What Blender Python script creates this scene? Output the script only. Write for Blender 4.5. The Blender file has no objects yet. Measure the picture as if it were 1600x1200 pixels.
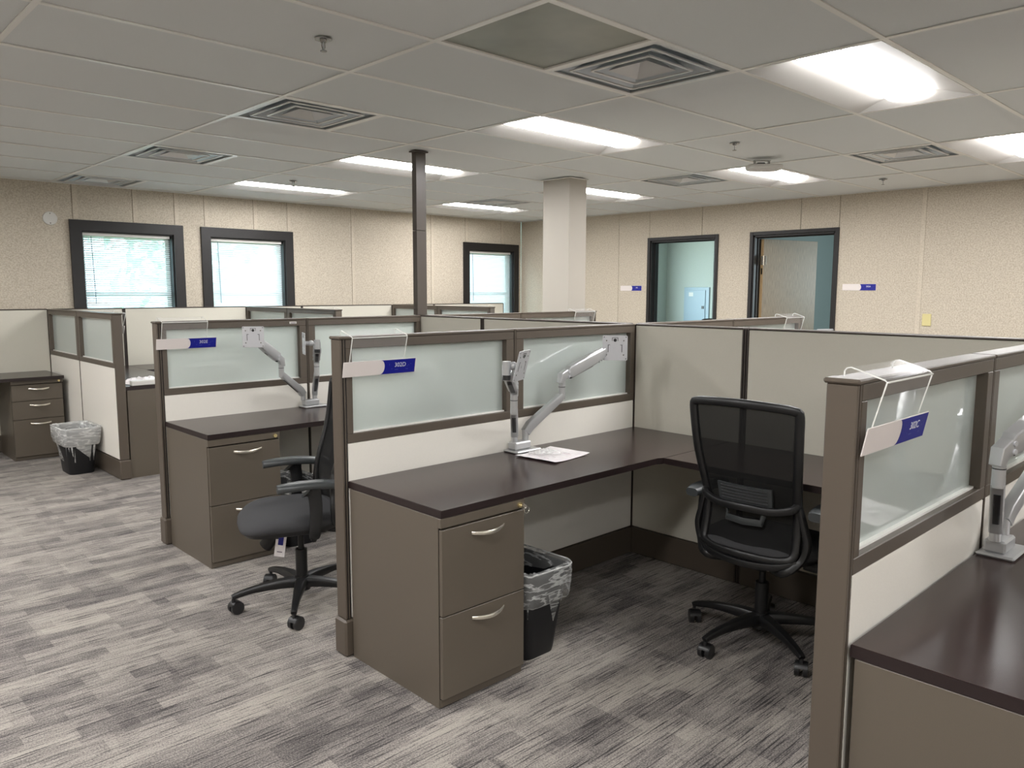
import bpy, bmesh, math, random
from math import sin, cos, pi, radians as R
from mathutils import Vector, Matrix
random.seed(7)
SC = bpy.context.scene
COL = SC.collection
# ------------------------------------------------------------------ camera, world, exposure
CX, CY, CZ = -1.6403, -2.726, 1.5058
cam_d = bpy.data.cameras.new('camera'); cam = bpy.data.objects.new('camera', cam_d); COL.objects.link(cam)
SC.camera = cam
yaw, pit, rol = R(46.2159), R(6.8108), R(.1252)
fw = Vector((cos(yaw)*cos(pit), sin(yaw)*cos(pit), -sin(pit)))
rt = Vector((sin(yaw), -cos(yaw), 0)); up = rt.cross(fw)
rt2 = rt*cos(rol)+up*sin(rol); up2 = -rt*sin(rol)+up*cos(rol)
cam.matrix_world = Matrix(((rt2.x, up2.x, -fw.x, CX), (rt2.y, up2.y, -fw.y, CY), (rt2.z, up2.z, -fw.z, CZ), (0, 0, 0, 1)))
cam_d.sensor_width = 36; cam_d.lens = 36*1222.94/1600; cam_d.clip_start = .05
SC.view_settings.view_transform = 'Standard'; SC.view_settings.look = 'None'
SC.view_settings.gamma = 1; SC.view_settings.use_curve_mapping = False
SC.view_settings.exposure = 2.12
W = bpy.data.worlds.new('daylight'); SC.world = W; W.use_nodes = True
W.node_tree.nodes['Background'].inputs[0].default_value = (.60, .88, 1, 1)
W.node_tree.nodes['Background'].inputs[1].default_value = 1.9
LAMP = 10.4        # brightness of the ceiling lenses
LAMPCOL = (1, .99, .99)
def area(name, loc, rot, sx, sy, power, col):
    l = bpy.data.lights.new(name, 'AREA'); l.shape = 'RECTANGLE'; l.size = sx; l.size_y = sy; l.energy = power; l.color = col
    o = bpy.data.objects.new(name, l); COL.objects.link(o); o.location = loc; o.rotation_euler = rot
    return o
# daylight at the side office window, plus an added fill for the other office
area('daylight_office', (8.6, 5.78, 1.6), (R(-90), 0, 0), 1.6, 1.1, 17, (.84, .96, 1))
area('fill_office_rear', (10.42, -.9, 1.6), (0, R(90), 0), 1.1, 1.2, 26, (.80, .95, 1))  # added fill lamp brightening the second office; its rear wall has no window

# ------------------------------------------------------------------ room dimensions
T = .6447; GX, GY = .4468, -.0847
XW, YW, HC = 6.7314, 5.82, 2.519
XL, YB = -5.97, -7.2
H, L, HD = 1.3234, 1.9133, .740
YE, YC = 1.9759, -2.0232

# ------------------------------------------------------------------ materials
def srgb(r, g, b):
    f = lambda c: ((c/255)/12.92 if c/255 <= .04045 else ((c/255+.055)/1.055)**2.4)
    return (f(r), f(g), f(b), 1)
def mat(name, col, rough=.5, metal=0, **kw):
    m = bpy.data.materials.new(name); m.use_nodes = True; b = m.node_tree.nodes['Principled BSDF']
    b.inputs['Base Color'].default_value = col; b.inputs['Roughness'].default_value = rough; b.inputs['Metallic'].default_value = metal
    for k, v in kw.items(): b.inputs[k].default_value = v
    return m
def N(m, t): return m.node_tree.nodes.new(t)
def lk(m, a, b): m.node_tree.links.new(a, b)
def bsdf(m): return m.node_tree.nodes['Principled BSDF']
def coords(m, scale=(1, 1, 1), kind='Object'):
    tc = N(m, 'ShaderNodeTexCoord'); mp = N(m, 'ShaderNodeMapping'); mp.inputs['Scale'].default_value = scale
    lk(m, tc.outputs[kind], mp.inputs['Vector']); return mp.outputs[0]
def noise(m, vec, scale, detail=3, rough=.6):
    n = N(m, 'ShaderNodeTexNoise'); n.inputs['Scale'].default_value = scale; n.inputs['Detail'].default_value = detail
    n.inputs['Roughness'].default_value = rough; lk(m, vec, n.inputs['Vector']); return n.outputs['Fac']
def ramp(m, fac, stops):
    r = N(m, 'ShaderNodeValToRGB'); e = r.color_ramp.elements
    e[0].position, e[0].color = stops[0]; e[1].position, e[1].color = stops[-1]
    for p, c in stops[1:-1]:
        x = e.new(p); x.color = c
    lk(m, fac, r.inputs[0]); return r.outputs[0]
def bump(m, fac, st, dist=.002):
    b = N(m, 'ShaderNodeBump'); b.inputs['Strength'].default_value = st; b.inputs['Distance'].default_value = dist
    lk(m, fac, b.inputs['Height']); lk(m, b.outputs[0], bsdf(m).inputs['Normal'])
def speckle(name, c0, c1, scale, rough=.8, st=.3, sc=(1, 1, 1), lo=.35, hi=.65, dist=.002, detail=3, kind='Object'):
    m = mat(name, c0, rough); v = coords(m, sc, kind); f = noise(m, v, scale, detail)
    lk(m, ramp(m, f, [(lo, c0), (hi, c1)]), bsdf(m).inputs['Base Color'])
    if st: bump(m, f, st, dist)
    return m
M = {}
M['brown'] = speckle('painted_brown_metal', srgb(83, 74, 65), srgb(89, 80, 70), 900, .42, .05)
M['brown_dark'] = mat('dark_brown_trim', srgb(60, 51, 45), .45)
M['black_gap'] = mat('shadow_gap', srgb(28, 24, 22), .8)
M['post_brown'] = mat('power_pole_brown', srgb(78, 71, 65), .35)
M['cab'] = speckle('cabinet_paint', srgb(92, 84, 74), srgb(97, 89, 78), 700, .40, .06)
M['fab_white'] = speckle('off_white_fabric', srgb(222, 218, 209), srgb(234, 230, 221), 800, .9, .25)
M['fab_grey'] = speckle('grey_beige_fabric', srgb(195, 191, 178), srgb(208, 204, 191), 800, .9, .25)
M['handle'] = mat('brushed_nickel', srgb(240, 234, 220), .25, .85)
M['brass'] = mat('brass_lock', srgb(235, 215, 160), .25, .8)
M['silver'] = mat('silver_paint', srgb(188, 189, 190), .32, .55)
M['silver_lt'] = mat('silver_plate', srgb(196, 197, 200), .4, .3)
M['dark_pl'] = mat('dark_plastic', srgb(30, 30, 31), .4)
M['blk'] = mat('black_plastic', srgb(22, 22, 23), .38)
M['blk_soft'] = mat('soft_black_pad', srgb(58, 61, 62), .36)
M['caster'] = mat('caster_rubber', srgb(36, 36, 37), .4)
M['seat'] = speckle('seat_fabric', srgb(50, 50, 52), srgb(62, 62, 64), 1200, .9, .3)
M['bin'] = mat('bin_black_plastic', srgb(20, 21, 24), .5)
M['white_pl'] = mat('white_plastic', srgb(205, 203, 198), .4)
M['white_warm'] = mat('sign_insert_white', srgb(219, 211, 207), .5)
M['paper'] = speckle('printed_paper', srgb(234, 228, 230), srgb(246, 242, 242), 40, .8, 0)
M['ink'] = mat('grey_print', srgb(140, 130, 140), .8)
M['pink'] = mat('pink_print', srgb(205, 160, 170), .8)
M['blue'] = mat('sign_blue', srgb(3, 14, 132), .4)
M['bluedot'] = mat('sign_blue_dots', srgb(60, 68, 150), .4)
M['txt'] = mat('sign_white_text', srgb(215, 215, 225), .5)
M['column'] = mat('column_paint', srgb(178, 172, 162), .65)
M['trim_blk'] = speckle('black_stained_trim', srgb(20, 17, 17), srgb(27, 24, 24), 60, .5, .1, (1, 1, 8))
M['steel'] = mat('sprinkler_steel', srgb(150, 150, 148), .25, 1)
M['vent_metal'] = mat('diffuser_paint', srgb(222, 222, 220), .3, .2)
M['vent_dark'] = mat('duct_inside', srgb(205, 212, 216), .35, .4)
M['reflector'] = mat('reflector_white', srgb(172, 169, 164), .5)
M['tbar'] = mat('grid_bar_paint', srgb(238, 237, 232), .3)
M['elec'] = mat('electrical_panel_paint', srgb(150, 168, 180), .45)
M['switch'] = mat('ivory_plate', srgb(205, 194, 140), .4)
M['office_wall'] = speckle('office_wall', srgb(172, 180, 174), srgb(184, 190, 184), 90, .8, .1)
M['office_teal'] = mat('office_grey_green', srgb(120, 132, 130), .7)
M['tile'] = speckle('ceiling_tile', srgb(219, 222, 221), srgb(229, 232, 231), 260, .95, .35, kind='Generated', sc=(2, 1, .1), lo=.4, hi=.6)
M['tile'].node_tree.nodes['Mapping'].inputs['Scale'].default_value = (2, 1, .1)
M['wood'] = speckle('oak_door', srgb(150, 128, 98), srgb(112, 92, 66), 14, .45, .15, (14, 14, .7), detail=6)
M['wood_edge'] = mat('oak_edge', srgb(186, 158, 118), .5)
M['slat'] = mat('blind_slat', srgb(205, 214, 216), .5)
M['bark'] = mat('tree_bark', srgb(80, 70, 58), .9)
M['leaf'] = speckle('tree_leaves', srgb(165, 195, 180), srgb(205, 222, 200), 4, .7, 0)
M['grass'] = speckle('lawn', srgb(90, 120, 60), srgb(120, 145, 80), 6, .9, 0)

# laminate
m = M['lam'] = mat('dark_laminate', srgb(84, 71, 68), .24); v = coords(m, (2, 9, 2)); f = noise(m, v, 5, 5)
lk(m, ramp(m, f, [(.3, srgb(46, 34, 32)), (.7, srgb(55, 42, 39))]), bsdf(m).inputs['Base Color'])
M['lam_edge'] = mat('dark_edge_band', srgb(34, 22, 22), .45)
# office wallcovering
m = M['wall'] = mat('speckled_wallcovering', srgb(186, 172, 152), .85); v = coords(m)
f = noise(m, v, 85, 3, .6)
lk(m, ramp(m, f, [(.34, srgb(172, 161, 145)), (.66, srgb(201, 192, 175))]), bsdf(m).inputs['Base Color']); bump(m, f, .25, .003)
M['groove'] = mat('wall_groove', srgb(120, 108, 92), .8)
M['batten'] = speckle('wall_batten', srgb(183, 172, 155), srgb(203, 193, 176), 85, .7, .1)
# carpet
m = M['carpet'] = mat('streaked_carpet_tiles', srgb(120, 115, 110), .97)
v = coords(m)
def brick(vec, wd, hg, off, seed):
    mp = N(m, 'ShaderNodeMapping'); mp.inputs['Location'].default_value = (seed*1.37, seed*.71, 0); lk(m, vec, mp.inputs[0])
    b = N(m, 'ShaderNodeTexBrick'); b.inputs['Scale'].default_value = 1; b.inputs['Brick Width'].default_value = wd; b.inputs['Row Height'].default_value = hg
    b.inputs['Mortar Size'].default_value = 0; b.offset = off; b.inputs['Color1'].default_value = (0, 0, 0, 1); b.inputs['Color2'].default_value = (1, 1, 1, 1)
    lk(m, mp.outputs[0], b.inputs['Vector']); return b.outputs['Color']
def math_(op, a, b):
    n = N(m, 'ShaderNodeMath'); n.operation = op
    for i, x in enumerate((a, b)):
        if isinstance(x, (int, float)): n.inputs[i].default_value = x
        else: lk(m, x, n.inputs[i])
    return n.outputs[0]
def mapped(sx, sy, loc=0):
    mp = N(m, 'ShaderNodeMapping'); mp.inputs['Scale'].default_value = (sx, sy, 1); mp.inputs['Location'].default_value = (loc, loc, 0)
    lk(m, v, mp.inputs[0]); return mp.outputs[0]
b1 = brick(v, .50, .25, .37, 1); b2 = brick(v, .27, .075, .43, 2); b3 = brick(v, .92, .50, .5, 3); b4 = brick(v, .19, .11, .31, 4)
big = noise(m, mapped(1.3, 3.4, 3), 2.2, 4)
streak = noise(m, mapped(3.0, 95), 1.5, 3, .7)
streak2 = noise(m, mapped(5, 150, 5), 1, 2, .6)
fuzz = noise(m, v, 170, 3, .85)
s = math_('MULTIPLY', b1, .11); s = math_('ADD', s, math_('MULTIPLY', b2, .15)); s = math_('ADD', s, math_('MULTIPLY', b3, .05)); s = math_('ADD', s, math_('MULTIPLY', b4, .10))
s = math_('ADD', s, math_('MULTIPLY', big, .36)); s = math_('ADD', s, math_('MULTIPLY', streak, .50))
s = math_('ADD', s, math_('MULTIPLY', fuzz, 1.05))
dk = N(m, 'ShaderNodeMapRange'); dk.inputs['From Min'].default_value = .44; dk.inputs['From Max'].default_value = .34
dk.inputs['To Min'].default_value = 0; dk.inputs['To Max'].default_value = .34; lk(m, streak2, dk.inputs['Value'])
s = math_('SUBTRACT', s, dk.outputs[0]); s = math_('SUBTRACT', s, .615)
lk(m, ramp(m, s, [(.22, srgb(52, 49, 49)), (.38, srgb(94, 89, 87)), (.50, srgb(126, 120, 116)), (.68, srgb(166, 159, 150))]), bsdf(m).inputs['Base Color'])
bump(m, s, .5, .004)
# frosted glass
m = M['frost'] = bpy.data.materials.new('frosted_glass'); m.use_nodes = True; nt = m.node_tree; nt.nodes.clear()
out = nt.nodes.new('ShaderNodeOutputMaterial'); d = nt.nodes.new('ShaderNodeBsdfDiffuse'); t = nt.nodes.new('ShaderNodeBsdfTranslucent'); rf = nt.nodes.new('ShaderNodeBsdfRefraction')
d.inputs[0].default_value = srgb(236, 246, 240); t.inputs[0].default_value = srgb(250, 254, 252); rf.inputs[0].default_value = srgb(250, 254, 252); rf.inputs['Roughness'].default_value = .62; rf.inputs['IOR'].default_value = 1.08
g = nt.nodes.new('ShaderNodeBsdfGlossy'); g.inputs['Roughness'].default_value = .03; g.inputs[0].default_value = (1, 1, 1, 1)
m1 = nt.nodes.new('ShaderNodeMixShader'); m1.inputs[0].default_value = .55
mx = nt.nodes.new('ShaderNodeMixShader'); mx.inputs[0].default_value = .58; mg = nt.nodes.new('ShaderNodeMixShader'); fr = nt.nodes.new('ShaderNodeFresnel'); fr.inputs[0].default_value = 1.7
nt.links.new(t.outputs[0], m1.inputs[1]); nt.links.new(rf.outputs[0], m1.inputs[2])
nt.links.new(d.outputs[0], mx.inputs[1]); nt.links.new(m1.outputs[0], mx.inputs[2]); nt.links.new(mx.outputs[0], mg.inputs[1]); nt.links.new(g.outputs[0], mg.inputs[2])
nt.links.new(fr.outputs[0], mg.inputs[0]); nt.links.new(mg.outputs[0], out.inputs[0])
def seethrough(name, col, alpha, rough=.08, spec=.5):
    m = mat(name, col, rough); bsdf(m).inputs['Alpha'].default_value = alpha; bsdf(m).inputs['Specular IOR Level'].default_value = spec
    return m
M['acrylic'] = seethrough('clear_acrylic', (1, 1, 1, 1), .05, .12, .55)
M['acrylic_edge'] = seethrough('acrylic_polished_edge', srgb(240, 240, 235), .8, .15)
M['pane'] = seethrough('window_glass', (.9, 1, 1, 1), .08, .02)
M['mesh'] = seethrough('chair_mesh', srgb(30, 30, 30), .93, .8, .1)
# bin liner: wrinkled translucent film
def film(name, a0, a1):
    m = mat(name, srgb(225, 226, 224), .2); v = coords(m, (.8, .8, 3.2)); f = noise(m, v, 8, 3, .5)
    mm = N(m, 'ShaderNodeMath'); mm.operation = 'SUBTRACT'; lk(m, f, mm.inputs[0]); mm.inputs[1].default_value = .5
    ab = N(m, 'ShaderNodeMath'); ab.operation = 'ABSOLUTE'; lk(m, mm.outputs[0], ab.inputs[0])
    mr = N(m, 'ShaderNodeMapRange'); mr.inputs['From Min'].default_value = .0; mr.inputs['From Max'].default_value = .05
    mr.inputs['To Min'].default_value = a1; mr.inputs['To Max'].default_value = a0; lk(m, ab.outputs[0], mr.inputs['Value']); lk(m, mr.outputs[0], bsdf(m).inputs['Alpha'])
    bump(m, f, .6, .01); return m
M['liner'] = film('white_bin_liner', .50, .85)
M['liner_clear'] = film('clear_bin_liner', .16, .62)
m = M['lens'] = mat('lit_lens', (1, 1, 1, 1), .4); bsdf(m).inputs['Emission Color'].default_value = LAMPCOL+(1,); bsdf(m).inputs['Emission Strength'].default_value = LAMP
# return air grille: blotchy grey green translucent sheet
M['return'] = speckle('return_air_sheet', srgb(120, 124, 112), srgb(150, 152, 138), 2.2, .33, 0, lo=.3, hi=.7)

# ------------------------------------------------------------------ mesh helpers
class B:
    def __init__(s): s.bm = bmesh.new()
    def box(s, a, b, bev=0, seg=1):
        bm = s.bm
        x0, y0, z0 = [min(p, q) for p, q in zip(a, b)]; x1, y1, z1 = [max(p, q) for p, q in zip(a, b)]
        vs = [bm.verts.new(p) for p in [(x0, y0, z0), (x1, y0, z0), (x1, y1, z0), (x0, y1, z0), (x0, y0, z1), (x1, y0, z1), (x1, y1, z1), (x0, y1, z1)]]
        fs = [bm.faces.new([vs[i] for i in q]) for q in [(0, 3, 2, 1), (4, 5, 6, 7), (0, 1, 5, 4), (1, 2, 6, 5), (2, 3, 7, 6), (3, 0, 4, 7)]]
        if bev:
            es = list({e for f in fs for e in f.edges})
            bmesh.ops.bevel(bm, geom=es, offset=bev, segments=seg, affect='EDGES', profile=.5)
        return s
    def prism(s, poly, z0, z1):      # polygon in xy (counter clockwise) extruded in z
        bm = s.bm; a = [bm.verts.new((x, y, z0)) for x, y in poly]; b = [bm.verts.new((x, y, z1)) for x, y in poly]; n = len(poly)
        bm.faces.new(a[::-1]); bm.faces.new(b)
        for i in range(n): bm.faces.new([a[i], a[(i+1) % n], b[(i+1) % n], b[i]])
        return s
    def loft(s, rings, cap0=True, cap1=True, closed=True):
        bm = s.bm; rs = [[bm.verts.new(p) for p in r] for r in rings]; n = len(rings[0])
        for a, b in zip(rs, rs[1:]):
            for i in range(n if closed else n-1):
                bm.faces.new([a[i], a[(i+1) % n], b[(i+1) % n], b[i]])
        if cap0: bm.faces.new(rs[0][::-1])
        if cap1: bm.faces.new(rs[-1])
        return s
    def sweep(s, pts, w, h=None, n=8, upv=(0, 0, 1), sq=2.0, sub=0):   # superellipse section swept along pts; w sideways, h along up
        pts = [Vector(p) for p in pts]; k = len(pts)
        ws = w if isinstance(w, (list, tuple)) else [w]*k
        hs = ws if h is None else (h if isinstance(h, (list, tuple)) else [h]*k)
        if sub:      # catmull-rom resampling
            P, W_, H_ = [], [], []
            for i in range(k-1):
                a, b, c, d = pts[max(i-1, 0)], pts[i], pts[i+1], pts[min(i+2, k-1)]
                for q in range(sub):
                    u = q/sub; P.append(.5*((2*b)+(c-a)*u+(2*a-5*b+4*c-d)*u*u+(3*b-a-3*c+d)*u**3)); W_.append(ws[i]*(1-u)+ws[i+1]*u); H_.append(hs[i]*(1-u)+hs[i+1]*u)
            pts, ws, hs = P+[pts[-1]], W_+[ws[-1]], H_+[hs[-1]]; k = len(pts)
        rings = []
        for i, p in enumerate(pts):
            t = (pts[min(i+1, k-1)]-pts[max(i-1, 0)]).normalized(); u = Vector(upv)
            if abs(t.dot(u)) > .95: u = Vector((1, 0, 0)) if abs(t.x) < .9 else Vector((0, 1, 0))
            sd = t.cross(u).normalized(); u2 = sd.cross(t)
            r = []
            for j in range(n):
                a = 2*pi*(j+.5)/n; c, q = cos(a), sin(a)
                r.append(p+sd*(ws[i]/2*math.copysign(abs(c)**(2/sq), c))+u2*(hs[i]/2*math.copysign(abs(q)**(2/sq), q)))
            rings.append(r)
        return s.loft(rings)
    def cyl(s, a, b, r, n=14, r2=None):
        a, b = Vector(a), Vector(b); t = (b-a).normalized(); u = Vector((0, 0, 1)) if abs(t.z) < .9 else Vector((1, 0, 0))
        x = t.cross(u).normalized(); y = x.cross(t); r2 = r if r2 is None else r2
        R_ = lambda c, q: [c+x*(q*cos(2*pi*i/n))+y*(q*sin(2*pi*i/n)) for i in range(n)]
        return s.loft([R_(a, r), R_(b, r2)])
    def ball(s, c, r, sc=(1, 1, 1), u=12, v=8):
        mt = Matrix.Translation(c) @ Matrix.Diagonal((r*sc[0], r*sc[1], r*sc[2], 1))
        bmesh.ops.create_uvsphere(s.bm, u_segments=u, v_segments=v, radius=1, matrix=mt); return s
    def xf(s, mtx): bmesh.ops.transform(s.bm, matrix=mtx, verts=s.bm.verts); return s
    def obj(s, name, m, parent=None, loc=(0, 0, 0), rot=(0, 0, 0), smooth=None):
        bm = s.bm; bmesh.ops.recalc_face_normals(bm, faces=bm.faces)
        me = bpy.data.meshes.new(name); bm.to_mesh(me); bm.free(); me.materials.append(M[m] if isinstance(m, str) else m)
        if smooth is not None:
            me.polygons.foreach_set('use_smooth', [True]*len(me.polygons)); me.set_sharp_from_angle(angle=R(smooth))
        return link(name, me, parent, loc, rot)
def link(name, me, parent=None, loc=(0, 0, 0), rot=(0, 0, 0)):
    o = bpy.data.objects.new(name, me); COL.objects.link(o); o.location = loc; o.rotation_euler = rot
    if parent: o.parent = parent
    return o
def tag(o, label=None, cat=None, group=None, kind=None):
    if label: o['label'] = label
    if cat: o['category'] = cat
    if group: o['group'] = group
    if kind: o['kind'] = kind
    return o
def thing(name, label, cat, loc=(0, 0, 0), rz=0, group=None):
    o = bpy.data.objects.new(name, None); COL.objects.link(o); o.location = loc; o.rotation_euler = (0, 0, rz)
    o.empty_display_size = .1; return tag(o, label, cat, group)
def struct(name, loc=(0, 0, 0)):
    o = bpy.data.objects.new(name, None); COL.objects.link(o); o.location = loc; o['kind'] = 'structure'; return o
def dup(root, loc, rz=0, label=None, group=None, mirror=False, skip=()):
    r = root.copy(); COL.objects.link(r); r.location = loc; r.rotation_euler = (0, 0, rz)
    if mirror: r.scale = (-1, 1, 1)
    if label: r['label'] = label
    if group: r['group'] = group
    for ch in list(root.children):
        if ch.name.split('.')[0] in skip: continue
        c = ch.copy(); COL.objects.link(c); c.parent = r
        for gch in ch.children:
            d = gch.copy(); COL.objects.link(d); d.parent = c
    return r
def rrect(w, h, r, n=4, cx=0, cy=0):
    p = []
    for qx, qy, a0 in ((1, 1, 0), (-1, 1, 90), (-1, -1, 180), (1, -1, 270)):
        for i in range(n+1):
            a = R(a0+90*i/n); p.append((cx+qx*(w/2-r)+r*cos(a), cy+qy*(h/2-r)+r*sin(a)))
    return p
def bx(name, m, parent, a, b, bev=0, **k): return B().box(a, b, bev).obj(name, m, parent, **k)

# ------------------------------------------------------------------ SETTING: floor, walls, ceiling
XR = 10.5
fl = bx('floor', 'carpet', None, (XL-.1, YB-.1, -.1), (XR+.1, YW+.15, 0)); fl['kind'] = 'structure'

def rects_minus(x0, x1, z0, z1, holes):
    out = []; xs = sorted({x0, x1, *[min(max(h[0], x0), x1) for h in holes], *[min(max(h[1], x0), x1) for h in holes]})
    for a, b in zip(xs, xs[1:]):
        if b-a < 1e-4: continue
        c = (a+b)/2; zs = [z0]
        hh = [h for h in holes if h[0] < c < h[1]]
        if not hh: out.append((a, b, z0, z1)); continue
        h = hh[0]
        if h[2] > z0+.001: out.append((a, b, z0, h[2]))
        if h[3] < z1-.001: out.append((a, b, h[3], z1))
    return out
WIN = [(.696, 1.580, .90, 2.080), (1.976, 2.857, .90, 2.080), (5.690, 6.560, .90, 2.080)]
DOR = [(2.475, 3.428, 0, 2.140), (1.015, 1.975, 0, 2.140)]
# window wall (y = YW)
wb = struct('wall_back')
seams = [XL, -4.35, -3.10, -1.85, -.60, .636, 1.192, 1.608, 1.926, 2.488, 2.904, 3.768, 5.021, 5.633, 6.322, XW]
for a, b in zip(seams, seams[1:]):
    for (p, q, z0, z1) in rects_minus(a, b, 0, HC+.1, WIN):
        bx('wall_panel', 'wall', wb, (p+(.001 if p == a else 0), YW, z0), (q-(.001 if q == b else 0), YW+.14, z1))
for s_ in seams[1:-1]:
    holes = [h for h in WIN if h[0]-.09 < s_ < h[1]+.09]
    z0 = 2.19 if holes else 0
    bx('batten', 'batten', wb, (s_-.002, YW-.006, z0), (s_+.040, YW+.002, HC), .002)
    bx('batten_groove', 'groove', wb, (s_-.004, YW-.003, z0), (s_-.0021, YW+.001, HC))
# door wall (x = XW)
wr = struct('wall_right')
seams = [YB, -5, -3.75, -2.5, -1.15, .121, .981, 1.413, 2.670, 3.449, 3.948, 5.19, YW]
for a, b in zip(seams, seams[1:]):
    for (p, q, z0, z1) in rects_minus(a, b, 0, HC+.1, DOR):
        bx('wall_panel', 'wall', wr, (XW, p+(.003 if p == a else 0), z0), (XW+.13, q-(.003 if q == b else 0), z1))
bx('wall_backing', 'brown_dark', wr, (XW+.02, YB, 2.18), (XW+.125, YW, HC+.09))
for a, b in ((YB, .97), (2.02, 2.43), (3.475, YW)): bx('wall_backing', 'brown_dark', wr, (XW+.02, a, 0), (XW+.125, b, 2.18))
bx('batten', 'batten', wr, (XW-.005, .118, 0), (XW+.002, .165, HC), .002)
w = struct('wall_left'); bx('wall_panel', 'wall', w, (XL-.1, YB, 0), (XL, YW+.1, HC+.1))
w = struct('wall_front'); bx('wall_panel', 'wall', w, (XL-.1, YB-.1, 0), (XW+.13, YB, HC+.1))
# side offices behind the door wall
w = struct('wall_office_rear')
bx('wall_panel', 'office_wall', w, (XR, 2.63, 0), (XR+.1, YW+.14, HC+.1)); bx('wall_panel', 'office_teal', w, (XR, -1.6, 0), (XR+.1, 2.57, HC+.1))
for y in (4.42, 4.60): bx('batten', 'office_wall', w, (XR-.012, y, 0), (XR, y+.05, HC))
bx('batten_groove', 'brown_dark', w, (XR-.004, 2.50, 0), (XR-.0005, 2.512, HC)); bx('batten_groove', 'brown_dark', w, (XR-.004, 2.18, 0), (XR-.0005, 2.19, HC))
w = struct('wall_office_side')
bx('wall_panel', 'office_wall', w, (XW+.13, YW, 0), (XR+.1, YW+.14, .9)); bx('wall_panel', 'office_wall', w, (XW+.13, YW, 2.1), (XR+.1, YW+.14, HC+.1))
bx('wall_panel', 'office_wall', w, (XW+.13, YW, .9), (7.6, YW+.14, 2.1)); bx('wall_panel', 'office_wall', w, (9.6, YW, .9), (XR+.1, YW+.14, 2.1))
w = struct('wall_office_divider'); bx('wall_panel', 'office_teal', w, (XW+.131, 2.20, 0), (XR, 2.30, HC+.1))
w = struct('wall_office_end'); bx('wall_panel', 'office_teal', w, (XW+.131, -1.7, 0), (XR+.1, -1.6, HC+.1))

# ceiling: tiles, grid bars
ce = struct('ceiling')
bx('ceiling_slab', 'office_teal', ce, (XL-.1, YB-.1, HC+.32), (XR+.1, YW+.15, HC+.4))
LIGHTS = [(2, j) for j in (7, 4, 1, -2, -5, -8)]+[(6, j) for j in (7, 4, 1, -2, -5, -8)]+[(-4, j) for j in (6, 3, 0, -3, -6, -9)]+[(-8, j) for j in (3, -3, -9)]
VENTS = [(1, -1), (0, 2), (0, 5), (0, 8), (6, -1), (6, 2), (6, 6)]
RET = [(0, -1)]
TM = {}
def tile_mesh(w, d):
    key = (round(w, 3), round(d, 3))
    if key not in TM:
        b = B().box((0, 0, 0), (w, d, .015), 0); bmesh.ops.recalc_face_normals(b.bm, faces=b.bm.faces)
        me = bpy.data.meshes.new('ceiling_tile'); b.bm.to_mesh(me); b.bm.free(); me.materials.append(M['tile']); TM[key] = me
    return TM[key]
occ = {(i, j) for i, j in VENTS+RET}
i0, i1 = -10, 10
for i in range(i0, i1, 2):
    for j in range(-11, 10):
        if (i, j) in LIGHTS: continue
        xa, xb = max(GX+i*T, XL), min(GX+(i+2)*T, XW); ya, yb = max(GY+j*T, YB), min(GY+(j+1)*T, YW)
        if xb-xa < .02 or yb-ya < .02: continue
        cells = [(xa, xb)]
        h0, h1 = (i, j) in occ, (i+1, j) in occ; mid = GX+(i+1)*T
        if h0 and h1: cells = []
        elif h0: cells = [(mid, xb)]
        elif h1: cells = [(xa, mid)]
        for a, b in cells:
            dz = random.uniform(0, .002)
            link('ceiling_tile', tile_mesh(b-a-.004, yb-ya-.004), ce, (a+.002, ya+.002, HC+.005+dz))
def tbar(a, b):
    bx('grid_bar', 'tbar', ce, a, b)
for i in range(-8, 11, 2):
    x = GX+i*T; tbar((x-.012, YB, HC), (x+.012, YW, HC+.0045))
for j in range(-11, 10):
    y = GY+j*T; tbar((XL, y-.012, HC+.0005), (XW, y+.012, HC+.0049))
for i, j in VENTS:
    k = i if i % 2 else i+1; x = GX+k*T; y = GY+j*T; tbar((x-.012, y, HC-.0003), (x+.012, y+T, HC+.0040))
bx('wall_angle', 'tbar', ce, (XL, YW-.022, HC-.001), (XW, YW-.0065, HC+.003)); bx('wall_angle', 'tbar', ce, (XW-.022, YB, HC-.0012), (XW-.0065, YW, HC+.0028))
# office ceiling
bx('office_ceiling', 'tile', ce, (XW+.13, -1.7, HC), (XR+.1, YW+.1, HC+.02))

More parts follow.
